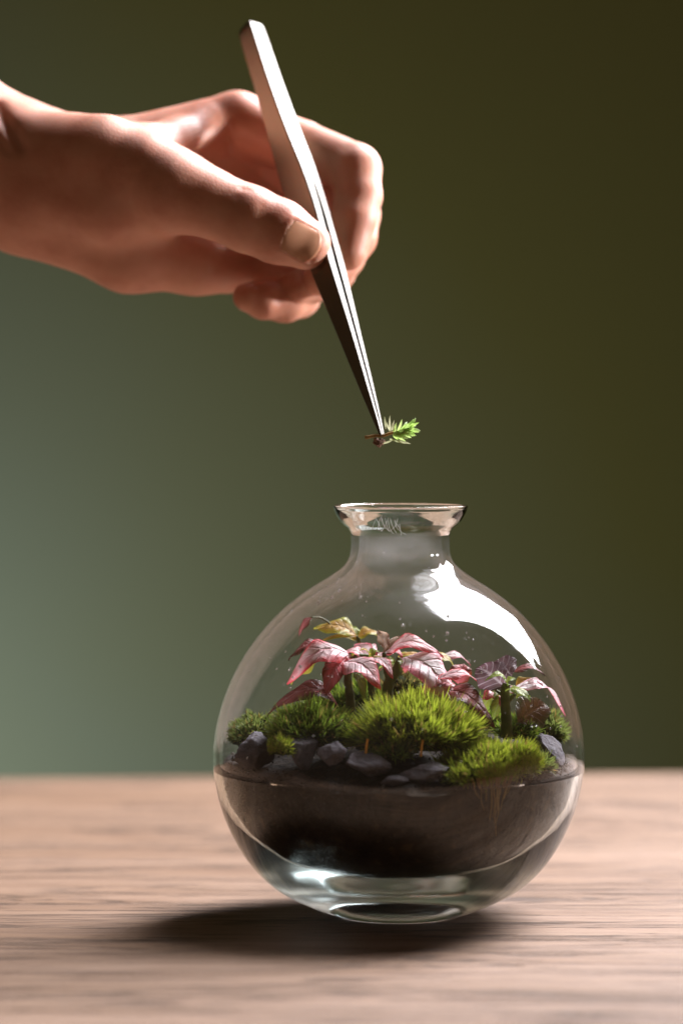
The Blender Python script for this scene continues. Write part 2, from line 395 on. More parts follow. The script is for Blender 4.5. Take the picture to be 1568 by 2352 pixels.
# ------------------------------------------------------------------ soil
def inner_r(z):
    zz = inner[::-1, 1]; rr = inner[::-1, 0]; return float(np.interp(z, zz[:60], rr[:60]))
def make_soil():
    n = 96; V = []; F = []; prof = []
    for r, z in ((.5, .80), (1.2, .84), (2.02, .97), (3.00, 1.27), (3.84, 1.79), (4.44, 2.47), (4.84, 3.24), (5.05, 4.07), (5.08, 4.30)): prof.append((r, z))
    for r in (4.7, 4.2, 3.6, 3.0, 2.3, 1.6, .8): prof.append((r, None))
    for j, (r, z) in enumerate(prof):
        for k in range(n):
            a = 2*math.pi*k/n; x, y = r*math.cos(a), r*math.sin(a)
            if z is None:
                zz = 4.28 + .20*y/5 + (1 - (r/5.0)**2)*.80 + .10*math.sin(3.1*x+1.2)*math.cos(2.7*y) + .06*math.sin(7*x-4*y) + (.25 if y > 0 else 0)*(1-(r/5.0)**2)
            else:
                zz = z + (.07*math.sin(5*a)+.06*math.sin(11*a+1)+.18*math.sin(a) if z > 4.2 else 0); 
            V.append((x + .007*zz, y, zz))
    for i in range(len(prof)-1):
        for k in range(n): F.append((i*n+k, i*n+(k+1) % n, (i+1)*n+(k+1) % n, (i+1)*n+k))
    F.append(tuple(range(n))[::-1]); F.append(tuple(range((len(prof)-1)*n, len(prof)*n)))
    o = mesh('soil', V, F, M['soil'])
    tag(o, 'dark brown potting soil filling the lower half of the glass vase', 'soil')
make_soil()
def make_crumbs():
    r = np.random.default_rng(9); V = []; F = []; oct_ = np.array([(1, 0, 0), (-1, 0, 0), (0, 1, 0), (0, -1, 0), (0, 0, 1), (0, 0, -1.)])
    tri = [(0, 2, 4), (2, 1, 4), (1, 3, 4), (3, 0, 4), (2, 0, 5), (1, 2, 5), (3, 1, 5), (0, 3, 5)]
    for q in range(900):
        a = r.uniform(0, 2*math.pi); R = 5.02 - abs(r.normal())*.25 if q < 520 else 4.9*math.sqrt(r.uniform(0, 1)); x, y = R*math.cos(a), R*math.sin(a)
        z = 4.30 + .20*y/5 + max(0, 1-(R/5.0)**2)*.80 + r.uniform(-.06, .10); c = np.array([x, y, z]); sc = r.uniform(.025, .08)
        b = len(V); V += list(c + oct_*sc*r.uniform(.5, 1.2, (6, 1))*r.uniform(.7, 1.3, 3)); F += [(b+i, b+j, b+k) for i, j, k in tri]
    pz = np.array([1.3, 1.83, 2.47, 3.24, 4.07, 4.30]); pr = np.array([3.03, 3.88, 4.44, 4.84, 5.05, 5.08])
    for q in range(700):
        z = 4.3 - abs(r.normal())*.9
        if z < 1.5: continue
        a = r.uniform(-math.pi, 0.3); R = float(np.interp(z, pz, pr)) - .01; c = np.array([R*math.cos(a), R*math.sin(a), z]); sc = r.uniform(.015, .045)
        b = len(V); V += list(c + oct_*sc*r.uniform(.5, 1.2, (6, 1))*r.uniform(.7, 1.3, 3)); F += [(b+i, b+j, b+k) for i, j, k in tri]
    o = mesh('crumbs', V, F, M['clod'], bpy.data.objects['soil'], smooth=False); tag(o, kind='stuff')
make_crumbs()

IN_S = inner[np.argsort(inner[:, 1])]
def inside(V, m=.05):
    """Keep vertices within the vase's inner wall: what touches the glass flattens against it."""
    V = np.array(V, float); R = np.interp(V[:, 2], IN_S[:, 1], IN_S[:, 0]) - m; ax = .007*V[:, 2]
    r = np.hypot(V[:, 0]-ax, V[:, 1]); k = np.where(r > R, R/np.maximum(r, 1e-6), 1.0)
    V[:, 0] = ax + (V[:, 0]-ax)*k; V[:, 1] *= k
    return V
Z4 = lambda x, y: (470.4 + .575*x, 1372 + .575*y)
def PZ(x, y, d): return P(*Z4(x, y), d)

# ------------------------------------------------------------------ stones
def rock(seed, c, dims, cuts=14, rot=0.0):
    import bmesh
    r = np.random.default_rng(seed); bm = bmesh.new(); bmesh.ops.create_icosphere(bm, subdivisions=4, radius=1)
    pl = [(norm(r.normal(size=3)), r.uniform(.55, .86)) for _ in range(cuts)]
    ph = r.uniform(0, 6, 9)
    V = []
    for v in bm.verts:
        p = np.array(v.co); 
        for nrm, d in pl:
            e = p @ nrm - d
            if e > 0: p = p - nrm*e*.97
        q = p*4.0
        p = p*(1 + .035*math.sin(q[0]*1.7+ph[0])*math.sin(q[1]*2.1+ph[1]) + .025*math.sin(q[2]*5+ph[2]+q[0]*2) + .022*math.sin(q[0]*3.3+ph[5])*math.sin(q[1]*3.1+q[2]*2.6+ph[4]) + .014*math.sin(q[0]*7+ph[3])*math.sin(q[1]*6+q[2]*7+ph[6]))
        V.append(p)
    F = [tuple(v.index for v in f.verts) for f in bm.faces]; bm.free()
    V = np.array(V); V /= np.abs(V).max(0)
    V = V*np.array(dims); a = rot; R = np.array([[math.cos(a), 0, -math.sin(a)], [0, 1, 0], [math.sin(a), 0, math.cos(a)]])
    return V @ R.T + c, F
STONES = [  # centre in the picture crop, depth, half sizes cm, tilt, label
    (200, 598, -1.9, (.62, .55, .56), .25, 'blocky grey stone at the far left under the pale moss'),
    (388, 602, -3.2, (.50, .45, .47), -.3, 'dark stone between the blocky left stone and the small rounded one'),
    (505, 605, -3.9, (.40, .40, .36), .4, 'small dark rounded stone left of the flat pale-topped stone'),
    (640, 655, -4.05, (.72, .50, .33), -.18, 'flat stone with a pale lit top near the glass front'),
    (885, 684, -4.1, (.74, .42, .28), .05, 'long flat dark stone in front of the central moss'),
    (752, 722, -4.35, (.44, .28, .17), .05, 'small low stone wedged beneath the two flat front stones'),
    (1352, 608, -1.0, (.70, .62, .52), -.2, 'large craggy slate stone at the right beside the stemmed plant'),
    (1262, 606, -2.3, (.38, .40, .26), -.5, 'dark sloping stone against the large craggy stone'),
    (1330, 672, -2.1, (.20, .16, .12), .5, 'small pale pebble below the large craggy stone'),
]
for i, (x, y, d, dims, rot, lab) in enumerate(STONES):
    V, F = rock(40+i, PZ(x, y + 13, d - .12), np.array(dims)*1.04, rot=rot)
    o = mesh('stone', inside(V), F, M['stone'], smooth=False); tag(o, lab, 'stone', 'stones in the terrarium')
    me = o.data; me.polygons.foreach_set('use_smooth', [True]*len(me.polygons))

# ------------------------------------------------------------------ moss
def frond_mesh(shoots, per, L, wdt, spread, seed, droop=.25):
    """Needle leaves round short upright shoots: shoots = [(base, axis)]"""
    r = np.random.default_rng(seed); V = []; F = []; C = []
    for base, ax in shoots:
        ax = norm(ax); a = norm(np.cross(ax, (.31, .77, .2))); b = np.cross(ax, a); tone = r.uniform(0, 1)
        sl = L*r.uniform(.5, 1.35)
        for q in range(per):
            s = q/per; ph = q*2.4 + r.uniform(-.4, .4); th = spread*(1.15 - .85*s)*r.uniform(.8, 1.2)
            d = norm(ax*math.cos(th) + (a*math.cos(ph)+b*math.sin(ph))*math.sin(th))
            p0 = base + ax*sl*.65*s; ln = sl*r.uniform(.45, .8); side = norm(np.cross(d, r.normal(size=3)))*wdt*r.uniform(.7, 1.2)
            p1 = p0 + d*ln*.55; p2 = p0 + d*ln + ax*ln*.12 - np.array([0, 0, 1])*ln*droop*(1-s)*math.sin(th)
            i = len(V); V += [p0-side*.5, p0+side*.5, p1-side*.5, p1+side*.5, p2]
            F += [(i, i+1, i+3, i+2), (i+2, i+3, i+4)]
            t = np.clip(tone + r.normal()*.15, 0, 1); g = r.uniform(0, .3); dk = .85 if r.uniform() < .10 else 0
            C += [(t*.6, 0, dk, 1)]*2 + [(t, .15+g*.5, dk, 1)]*2 + [(t, .45+g, dk, 1)]
    return V, F, C
def moss(label, c, rad, nsh, per, L, wdt, spread, mat, seed, cush=True, lean=(0, 0, 0)):
    """A cushion (half ellipsoid, centre c on the soil) covered with shoots."""
    r = np.random.default_rng(seed); c = np.asarray(c, float); rad = np.asarray(rad, float)
    t = thing('moss_clump', c - np.array([0, 0, .15]), label, 'moss', 'moss clumps in the terrarium')
    V = []; F = []; nu, nv = 26, 9; ph = r.uniform(0, 6, 4)
    def lump(x, y, z): return 1 + .20*math.sin(4*x+ph[0])*math.sin(4.3*y+ph[1]) + .10*math.sin(9*x+ph[2]+3*z)
    for j in range(nv):
        e = (j/(nv-1))*1.72 - .15
        for k in range(nu):
            a = 2*math.pi*k/nu; d = np.array([math.cos(a)*math.cos(e), math.sin(a)*math.cos(e), math.sin(e)])
            V.append(c + d*rad*.88*lump(*d))
    for j in range(nv-1):
        for k in range(nu): F.append((j*nu+k, j*nu+(k+1) % nu, (j+1)*nu+(k+1) % nu, (j+1)*nu+k))
    if cush: mesh('cushion', inside(V, .12), F, M['mosscush'], t)
    sh = []
    for _ in range(nsh):
        while True:
            d = norm(r.normal(size=3)); d[2] = abs(d[2])
            if d[1] < .75: break
        p = c + d*rad*.84*lump(*d); ax = norm(d/rad*rad.max() * np.array([1, 1, .7]) + np.array([0, 0, .55]) + r.normal(size=3)*.22 + np.array(lean))
        sh.append((p, ax))
    V, F, C = frond_mesh(sh, per, L, wdt, spread, seed+1)
    o = mesh('fronds', inside(V), F, mat, t, smooth=False, col=C); tag(o, kind='stuff')
    return t
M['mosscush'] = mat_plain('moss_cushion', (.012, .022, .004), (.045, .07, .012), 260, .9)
moss('low pale yellow-green moss cushion above the far left stone', PZ(205, 572, -.4), (.75, 1.1, .66), 520, 9, .20, .035, 1.0, M['moss_pale'], 1)
moss('dark green taller moss behind the left stones', PZ(430, 560, -2.3), (1.15, .9, .58), 520, 13, .44, .034, .75, M['moss_dark'], 2)
moss('large bright green feathery moss cushion in the centre', PZ(835, 590, -2.75), (1.62, .95, .78), 640, 15, .62, .038, .60, M['moss'], 3)
moss('bright green moss spilling against the glass at the right front', PZ(1135, 704, -3.15), (1.34, .90, .60), 720, 13, .42, .034, .8, M['moss'], 4)
moss('pale moss patch at the far right behind the craggy stone', PZ(1370, 560, .2), (.48, .6, .55), 220, 10, .28, .04, .9, M['moss_pale'], 5)
moss('brownish moss mound behind the plant stems', PZ(820, 440, .9), (.95, .8, .95), 260, 11, .30, .04, .9, M['moss_brown'], 6)
moss('dark moss at the back between the two pink plants', PZ(1030, 510, .3), (1.1, .8, .5), 200, 12, .40, .045, .8, M['moss_dark'], 8)

moss('dark moss bank behind the stems of the left plant', PZ(600, 500, .6), (1.5, .8, .85), 300, 12, .42, .045, .8, M['moss_dark'], 11)
moss('moss trailing down the glass below the right front cushion', PZ(1110, 742, -4.25), (1.05, .30, .34), 200, 12, .34, .036, .9, M['moss'], 17)
moss('small tuft of moss between the blocky left stone and the dark stone beside it', PZ(302, 622, -3.55), (.30, .25, .28), 60, 11, .28, .04, .9, M['moss'], 12)
moss('thin green moss strip behind the two flat front stones', PZ(745, 640, -3.75), (.55, .25, .22), 90, 11, .30, .04, .9, M['moss_dark'], 13)
moss('low moss between the right plant stem and the craggy stone', PZ(1250, 555, -1.3), (.55, .5, .35), 110, 11, .30, .04, .9, M['moss_dark'], 15)
moss('moss fringe below the craggy stone at the right glass wall', PZ(1318, 694, -2.3), (.42, .35, .28), 90, 11, .30, .04, .9, M['moss_pale'], 16)

# ------------------------------------------------------------------ plants
def leaf(parent, b, tp, wd, mat, nrm=(.18, -.36, .92), arch=.12, fold=.18, twist=0., wave=.11, seed=0):
    b = np.asarray(b, float); tp = np.asarray(tp, float); d = tp-b; L = np.linalg.norm(d); d = d/L
    r = np.random.default_rng(seed+int(abs(b[0]*97+tp[2]*31)*10)); ph = r.uniform(0, 6, 3)
    n = np.asarray(nrm, float); n = norm(n - d*(n @ d)); s = np.cross(d, n)
    nu, nv = 15, 9; V = []; F = []; UV = []
    for i in range(nu):
        t = i/(nu-1); w = (1 + .07*math.sin(11*t+ph[1]) + .05*math.sin(23*t+ph[2]))*wd*.5*(math.sin(math.pi*min(1, t**.82*.985+.012))**.85)*(1 - .18*t)
        a = twist*(t-.3); sn = s*math.cos(a)+n*math.sin(a); nn = n*math.cos(a)-s*math.sin(a)
        c = b + d*L*t + n*arch*L*4*t*(1-t)*(1.15-.3*t)
        for j in range(nv):
            v = j/(nv-1)*2-1
            q = c + sn*w*v + nn*(fold*w*abs(v)**1.3 - .25*w*v*v*v*v) + nn*wave*wd*math.sin(9*t+ph[0]+v*1.5)*abs(v)*v + nn*.018*wd*math.sin(30*t-abs(v)*5)*(1-abs(v))
            V.append(q); UV.append((t, j/(nv-1)))
    for i in range(nu-1):
        for j in range(nv-1): F.append((i*nv+j, i*nv+j+1, (i+1)*nv+j+1, (i+1)*nv+j))
    V = [q - np.array([0, 0, 1.0])*L*.22*(k//nv/(nu-1))**3 for k, q in enumerate(V)]
    o = mesh('leaf', inside(V), F, mat, parent, uv=UV)
    return o
def stem(parent, pts, r0, r1):
    c = smooth_curve(pts, 6); V, F = tube(c, np.linspace(r0, r1, len(c))*(1+.06*np.sin(np.arange(len(c))*1.9)), 10)
    return mesh('stem', V, F, M['stem'], parent)
def plant(label, base, stems, leaves):
    t = thing('pink_leaved_plant', base, label, 'plant', 'variegated plants in the terrarium')
    for pts, r0, r1 in stems: stem(t, [PZ(*p) for p in pts], r0, r1)
    for k, (bx_, by_, tx, ty, db, dt, wd, m, kw) in enumerate(leaves):
        leaf(t, PZ(bx_, by_, db), PZ(tx, ty, dt), wd*1.26*.575/80, M[m], seed=k, **kw)
U = dict
plant('left plant with bright pink drooping leaves and one long maroon leaf', PZ(585, 470, -1.2),
      [([(585, 480, -1.2), (580, 400, -1.2), (570, 320, -1.2), (585, 250, -1.1)], .15, .09),
       ([(668, 480, -.9), (668, 400, -.9), (660, 320, -.9), (655, 240, -.9)], .13, .08),
       ([(585, 250, -1.1), (610, 235, -1.0), (650, 235, -.9)], .08, .07)],
      [(585, 238, 328, 282, -1.0, -1.5, 118, 'pink', U(arch=.26, nrm=(.12, -.55, .82), fold=.1)),
       (470, 200, 335, 225, -.3, -.2, 70, 'maroon', U(arch=.2)),
       (560, 240, 480, 352, -1.3, -1.9, 92, 'red', U(arch=.14, nrm=(-.2, -.9, .4))),
       (555, 262, 702, 318, -1.5, -2.1, 118, 'pink', U(arch=.16, nrm=(.12, -.55, .82))),
       (648, 250, 545, 195, -.9, -.8, 62, 'pink', U(arch=.12)),
       (660, 240, 600, 168, -.7, -.3, 62, 'blush', U(arch=.12, nrm=(-.2, -.9, .4))),
       (535, 436, 250, 412, -1.5, -1.9, 92, 'maroon', U(arch=.30, nrm=(.12, -.55, .82), wave=.1)),
       (668, 243, 752, 295, -1.1, -1.6, 60, 'pink', U(arch=.14)),
       (655, 238, 700, 205, -1.0, -.9, 34, 'green', U(arch=.25)),
       (600, 300, 640, 395, -1.0, -1.2, 42, 'green', U(arch=.1)),
       (655, 232, 615, 200, -1.1, -1.4, 30, 'amber', U(arch=.2))])
plant('tall back plant with amber translucent leaves above the pink ones', PZ(640, 430, .9),
      [([(640, 440, .9), (645, 330, .9), (630, 230, .9), (612, 160, .9)], .10, .06),
       ([(612, 160, .9), (540, 135, .95), (470, 85, .8), (424, 80, .6)], .04, .022)],
      [(610, 160, 432, 88, .9, .9, 92, 'amber', U(arch=.12, nrm=(.12, -.55, .82))),
       (600, 172, 432, 160, .7, .5, 26, 'amber', U(arch=.10)),
       (612, 158, 705, 128, .9, 1.1, 58, 'amber', U(arch=.14)),
       (612, 160, 588, 105, 1.0, 1.2, 44, 'green', U(arch=.1)),
       (425, 82, 376, 140, .6, .5, 32, 'maroon', U(arch=.15)),
       (470, 235, 345, 315, 1.4, 1.5, 92, 'amber', U(arch=.1))])
plant('centre plant with a long pale pink leaf drooping to the right', PZ(730, 450, -.8),
      [([(722, 470, -.9), (728, 400, -.9), (735, 340, -.9), (765, 290, -.9), (785, 245, -.9)], .17, .13),
       ([(735, 340, -.9), (720, 280, -.8), (715, 220, -.8)], .08, .06)],
      [(790, 240, 1000, 378, -1.1, -2.0, 150, 'blush', U(arch=.14, nrm=(.12, -.55, .82), wave=.08)),
       (930, 330, 1088, 296, -1.9, -1.6, 60, 'pink', U(arch=.12)),
       (725, 222, 955, 192, -.8, -1.1, 78, 'pink', U(arch=.2, nrm=(.12, -.55, .82))),
       (790, 235, 720, 212, -.9, -.8, 40, 'red', U(arch=.2)),
       (770, 240, 900, 240, -.7, -.3, 46, 'amber', U(arch=.14)),
       (712, 222, 690, 104, -.7, -.6, 46, 'dry', U(arch=.2, twist=2.0, wave=.2)),
       (716, 215, 792, 140, -.6, -.4, 48, 'dry', U(arch=.16, twist=1.5, wave=.18)),
       (720, 220, 800, 160, -.4, .0, 60, 'blush', U(arch=.1)),
       (1000, 350, 832, 388, -1.6, -1.9, 60, 'red', U(arch=.2)),
       (930, 385, 1160, 470, -1.6, -2.2, 104, 'maroon', U(arch=.2, nrm=(.12, -.55, .82))),
       (1010, 345, 1035, 240, -.9, -.6, 76, 'red', U(arch=.12)),
       (890, 225, 1010, 275, .0, .3, 56, 'amber', U(arch=.14)),
       (930, 250, 1060, 238, .6, .9, 50, 'blush', U(arch=.16))])
plant('right plant with purple veined leaves on a single upright stem', PZ(1205, 555, -1.9),
      [([(1205, 560, -1.9), (1203, 500, -1.9), (1200, 430, -1.9), (1198, 372, -1.9), (1204, 345, -1.9)], .17, .12),
       ([(1208, 555, -1.8), (1228, 530, -1.8), (1250, 505, -1.8)], .07, .05),
       ([(1200, 400, -1.9), (1180, 385, -1.8), (1160, 370, -1.7)], .06, .04),
       ([(1205, 420, -1.9), (1225, 400, -1.9), (1240, 385, -1.9)], .07, .05)],
      [(1198, 360, 1080, 248, -1.8, -1.4, 110, 'purple', U(arch=.16, nrm=(-.3, -.9, .35))),
       (1225, 315, 1135, 238, -1.2, -.6, 105, 'purple', U(arch=.12, nrm=(.1, -.9, .4))),
       (1204, 355, 1120, 305, -2.0, -2.3, 44, 'green', U(arch=.3)),
       (1204, 350, 1242, 312, -2.0, -2.1, 36, 'green', U(arch=.2)),
       (1210, 385, 1440, 400, -1.9, -.3, 62, 'blush', U(arch=.18, nrm=(0, -.5, .85))),
       (1200, 378, 1300, 392, -2.1, -2.6, 52, 'green', U(arch=.2)),
       (1245, 500, 1375, 395, -1.6, -.8, 118, 'brown', U(arch=.06, nrm=(.1, -.95, .25))),
       (1230, 300, 1358, 282, -.9, -.7, 44, 'maroon', U(arch=.16)),
       (1240, 350, 1342, 330, -1.1, -1.0, 62, 'amber', U(arch=.16)),
       (1160, 372, 1090, 480, -.6, -.6, 60, 'green', U(arch=.1)),
       (1190, 400, 1150, 470, -1.4, -1.5, 60, 'green', U(arch=.1))])

# small young leaves filling the crowns
fr = np.random.default_rng(21)
for pl, cx, cy, n in (('pink_leaved_plant', 640, 240, 15), ('pink_leaved_plant.002', 810, 235, 16), ('pink_leaved_plant.003', 1215, 355, 9)):
    o = bpy.data.objects[pl]
    for q in range(n):
        a = fr.uniform(0, 2*math.pi); L = fr.uniform(38, 92); db = fr.uniform(-1.2, .2) - (.9 if cx > 1000 else 0)
        b = (cx + fr.uniform(-60, 60), cy + fr.uniform(-14, 60)); e = (b[0] + L*math.cos(a), b[1] + L*(.55*math.sin(a) - .05))
        leaf(o, PZ(*b, db), PZ(*e, db + fr.uniform(-.6, .6)), fr.uniform(34, 60)*.575/80, M[['pink', 'red', 'green', 'amber', 'red', 'blush', 'green', 'maroon'][fr.integers(8)]], arch=fr.uniform(.1, .28), wave=.15, seed=300+q)

# thin roots hanging in the soil under the right-hand moss, pressed against the glass
rt = thing('root_strands', PZ(1130, 720, -3.95), 'thin amber root strands hanging below the right front moss', 'roots')
for k in range(16):
    x = 1060 + 11*k + random.uniform(-8, 8); n = random.randint(3, 5); ln = random.uniform(60, 190) * (1.25 if 5 < k < 11 else .7)
    pts = []
    for j in range(n+1):
        s = j/n; yy = 705 + ln*s; xx = x + random.uniform(-9, 9)*s + (1130-x)*.35*s
        q = PZ(xx, yy, -3); R = max(.5, inner_r(max(1.3, q[2])) - .05) if False else None
        pts.append((xx, yy))
    out = []
    for xx, yy in pts:
        q = PZ(xx, yy, -3.6); zz = q[2]
        ii = inner[np.argsort(inner[:, 1])]; rr = float(np.interp(zz, [1.3, 1.83, 2.47, 3.24, 4.07, 4.5], [3.05, 3.91, 4.48, 4.88, 5.09, 5.12])) + .01
        rr -= .035; xw = q[0]-.007*zz; out.append((q[0], -math.sqrt(max(.1, rr*rr-xw*xw)), zz))
    c = smooth_curve(out, 5); V, F = tube(c, np.linspace(.022, .008, len(c)), 5); mesh('root', V, F, M['root'], rt)

# two thin orange rods that stand in for reflected glints among the moss
for (x, y0, y1, lab) in ((645, 622, 566, 'short orange rod standing in for a glint on the flat pale-topped stone'), (865, 622, 570, 'short orange rod standing in for a glint on the long flat dark stone')):
    c = smooth_curve([PZ(x-3, y0+14, -4.1), PZ(x, (y0+y1)/2, -4.1), PZ(x+5, y1, -4.05)], 4)
    V, F = tube(c, np.full(len(c), .036), 6); tag(mesh('glint', V, F, M['glint']), lab, 'glint', 'orange glints')

# ------------------------------------------------------------------ tweezers
TIP = P(878, 1003, 0.0); TOP = P(573, 60, 7.1); AX = norm(TOP - TIP); TL = np.linalg.norm(TOP - TIP)
PHI = math.radians(44)
nw = np.array([-math.sin(PHI), -math.cos(PHI), 0]); NW = norm(nw - AX*(nw @ AX)); NE = norm(np.cross(AX, NW))
if NE[0] < 0: NE = -NE                                     # NW: normal of the broad face, NE: normal of the lit narrow edge
def at_py(py): return TL*(1003-py)/(1003-60)
# (picture row, broad width cm, outer half thickness cm, gap half width cm)
TW = [(60, .42, .20, 0), (66, .55, .245, 0), (80, .62, .28, 0), (130, .64, .30, 0), (200, .66, .32, 0), (280, .74, .335, 0), (340, .84, .335, 0), (400, .98, .325, 0),
      (425, 1.02, .318, .006), (470, 1.05, .31, .04), (520, 1.02, .305, .06), (560, .95, .305, .07), (588, .90, .31, .07), (620, .84, .32, .072), (640, .80, .325, .072), (700, .70, .285, .064),
      (800, .52, .215, .05), (900, .32, .165, .036), (960, .19, .125, .026), (995, .09, .085, .004), (1003, .05, .06, .003)]
def make_tweezers():
    t = thing('tweezers', TIP, 'steel tweezers held by the hand pointing down at the vase mouth', 'tweezers')
    rows = smooth_curve(np.array(TW), 5); bv = .035
    for side in (1, -1):
        V = []; F = []
        for py, wd, ho, g in rows:
            c = TIP + AX*at_py(py); h = wd/2; b = min(bv, h*.4, (ho-g)*.4)
            lo, hi = max(g, .0015), ho
            rib = .012*math.sin((py-575)*.9) if 575 < py < 642 else 0
            sec = [(-h, lo), (-h, hi-b), (-h+b, hi+rib), (h-b, hi+rib), (h, hi-b), (h, lo)]
            for a, n in sec: V.append(c + NE*a + NW*side*n)
        m = 6
        for i in range(len(rows)-1):
            for k in range(m):
                q = (i*m+k, i*m+(k+1) % m, (i+1)*m+(k+1) % m, (i+1)*m+k); F.append(q if side > 0 else q[::-1])
        F.append(tuple(range(m))); F.append(tuple(range((len(rows)-1)*m, len(rows)*m))[::-1])
        o = mesh('blade', V, F, [M['steel'], M['edge']], t, smooth=False)  # same steel: broad faces coloured darker as shaded, narrow edges lighter as lit
        o.data.polygons.foreach_set('material_index', [1 if (i % m) in (0, 4) else 0 for i in range((len(rows)-1)*m)] + [0, 0])
make_tweezers()

# ------------------------------------------------------------------ moss sprig held in the tips
def make_sprig():
    Q = lambda x, y, d=0.: P((1000 + x*300/1568)*.784, (1150 + y*250/1307)*.784, d)      # crop of the sprig
    t = thing('moss_sprig', TIP - np.array([0, 0, .3]), 'small green moss sprig with brown root held in the tweezer tips', 'moss')
    r = np.random.default_rng(5)
    c = smooth_curve([Q(360, 690, -.05), Q(520, 660), Q(640, 660), Q(760, 620), Q(900, 590), Q(1030, 560)], 5)
    V, F = tube(c, np.interp(np.arange(len(c)), [0, 8, len(c)-1], [.055, .05, .03]), 8); mesh('stem', V, F, M['root'], t)
    V, F = rock(77, Q(570, 760), (.19, .15, .14)); V = np.array(V) + r.normal(size=(len(V), 3))*.012
    mesh('root_clod', V, F, M['rootclod'], t)
    k = 0
    for b, e in (((680, 560), (655, 360)), ((745, 590), (690, 450)), ((750, 590), (745, 345)), ((770, 580), (808, 420)), ((810, 590), (770, 470)),
                 ((740, 710), (1010, 780)), ((870, 720), (1060, 785)), ((640, 780), (800, 715))):
        leaf_needle(t, Q(*b, -.03), Q(*e, r.uniform(-.15, .15)), .055, M['sprig2'], r)
    for q in range(70):
        s = r.uniform(0, 1); b = np.array((790 + 240*s, 640 - 90*s)); ang = r.uniform(-1.25, 1.0)*(1.1-.35*s) - .12
        L = r.uniform(130, 240)*(1-.15*s); e = b + L*np.array((math.cos(ang), math.sin(ang)))*np.array((1, 1 if ang < 0 else .75))
        leaf_needle(t, Q(*b, r.uniform(-.06, .06)), Q(*e, r.uniform(-.28, .28)), .085, M['sprig'], r)
def leaf_needle(parent, b, e, w, mat, r):
    d = norm(e-b); s = norm(np.cross(d, np.array([r.uniform(-.6, .6), -1, r.uniform(-.5, .5)]))); n = np.cross(s, d); L = np.linalg.norm(e-b); V = []; F = []
    for i, (u, ww) in enumerate(((0, .7), (.35, 1), (.7, .75), (.92, .3))):
        c = b + d*L*u + n*L*.10*math.sin(u*3); V += [c-s*w*ww/2, c+n*w*.18*ww, c+s*w*ww/2]
    V.append(e)
    for i in range(3):
        for j in range(2): F.append((i*3+j, i*3+j+1, (i+1)*3+j+1, (i+1)*3+j))
    F += [(9, 10, 12), (10, 11, 12)]
    mesh('leaf', V, F, mat, parent)
M['sprig'] = mat_plain('sprig_green', (.34, .55, .10), (.60, .78, .28), 160, .5, .5)
M['sprig2'] = mat_plain('sprig_pale', (.42, .48, .22), (.62, .60, .40), 160, .5, .4)
make_sprig()

# fine fibres clinging to the inside of the flared rim
fb = thing('fibre_tangle', P(905, 1205, -1.3), 'fine white fibres clinging inside the flared rim of the vase', 'fibres')
for k in range(12):
    x = 862 + 5.2*k + random.uniform(-4, 4); y = 1180 + random.uniform(-3, 8) + k*1.2
    q = []
    for s in (0, .5, 1):
        xx, yy = x + s*random.uniform(6, 18)*(1 if k % 3 else -1), y + s*random.uniform(20, 34)
        z = P(xx, yy, -1.2)[2]; ii = inner[np.argsort(inner[:, 1])]; rr = float(np.interp(z, ii[:, 1], ii[:, 0])) - .03
        xw = P(xx, yy, -1.2)[0] - .007*z; q.append((xw + .007*z, -math.sqrt(max(.05, rr*rr-xw*xw)), z))
    c = smooth_curve(q, 4); V, F = tube(c, np.full(len(c), .0045), 5); mesh('fibre', V, F, M['fibre'], fb)

# ------------------------------------------------------------------ hand: signed distance field polygonised with surface nets
def cone(X, a, b, ra, rb):
    d = b-a; L2 = d @ d; t = np.clip(((X-a) @ d)/L2, 0, 1)
    return np.linalg.norm(X - a - t[..., None]*d, axis=-1) - (ra + (rb-ra)*t)
def smin(a, b, k):
    h = np.clip(.5+.5*(b-a)/k, 0, 1); return b + (a-b)*h - k*h*(1-h)
HD = 2.6
HP = lambda j: (P(j[0], j[1], j[2] + HD), j[3] * (1 + HD/92))
def chain(X, js, k=.12):
    q = [HP(j) for j in js]; d = None
    for (a, ra), (b, rb) in zip(q[:-1], q[1:]):
        e = cone(X, a, b, ra, rb); d = e if d is None else smin(d, e, k)
    return d
FOREARM = [(-900, -150, 6.0, 3.6), (-430, 120, 4.6, 2.9), (-200, 272, 3.8, 2.5), (-20, 368, 3.1, 1.98), (60, 395, 2.8, 1.82)]
PALM = [[(40, 385, 2.9, 1.75), (260, 352, 3.8, .95), (545, 284, 4.7, .92)],
        [(40, 400, 3.3, 1.7), (300, 400, 4.4, 1.15), (560, 365, 5.9, 1.0)],
        [(50, 430, 3.5, 1.7), (300, 465, 4.5, 1.2), (550, 450, 5.4, 1.0)],
        [(60, 440, 3.3, 1.7), (300, 520, 3.9, 1.3), (525, 555, 4.4, 1.0)],
        [(110, 470, 2.7, 1.55), (300, 560, 2.9, 1.38), (450, 588, 3.3, 1.08), (520, 600, 3.8, .95)]]
THENAR = [(70, 350, 1.9, 1.25), (240, 365, 1.0, 1.2), (330, 392, .7, 1.1), (400, 438, .45, 1.12)]
WEB = [(180, 352, 1.7, 1.0), (330, 352, 1.9, .82), (405, 322, 3.1, .62), (470, 303, 4.1, .75)]
THENAR2 = [(110, 420, 2.0, 1.5), (260, 450, 1.4, 1.4), (370, 462, 1.2, 1.1)]
THUMB = [(400, 438, .45, 1.14), (470, 462, .25, .98), (572, 504, .05, .95), (640, 532, .0, .91), (700, 560, .08, .74)]
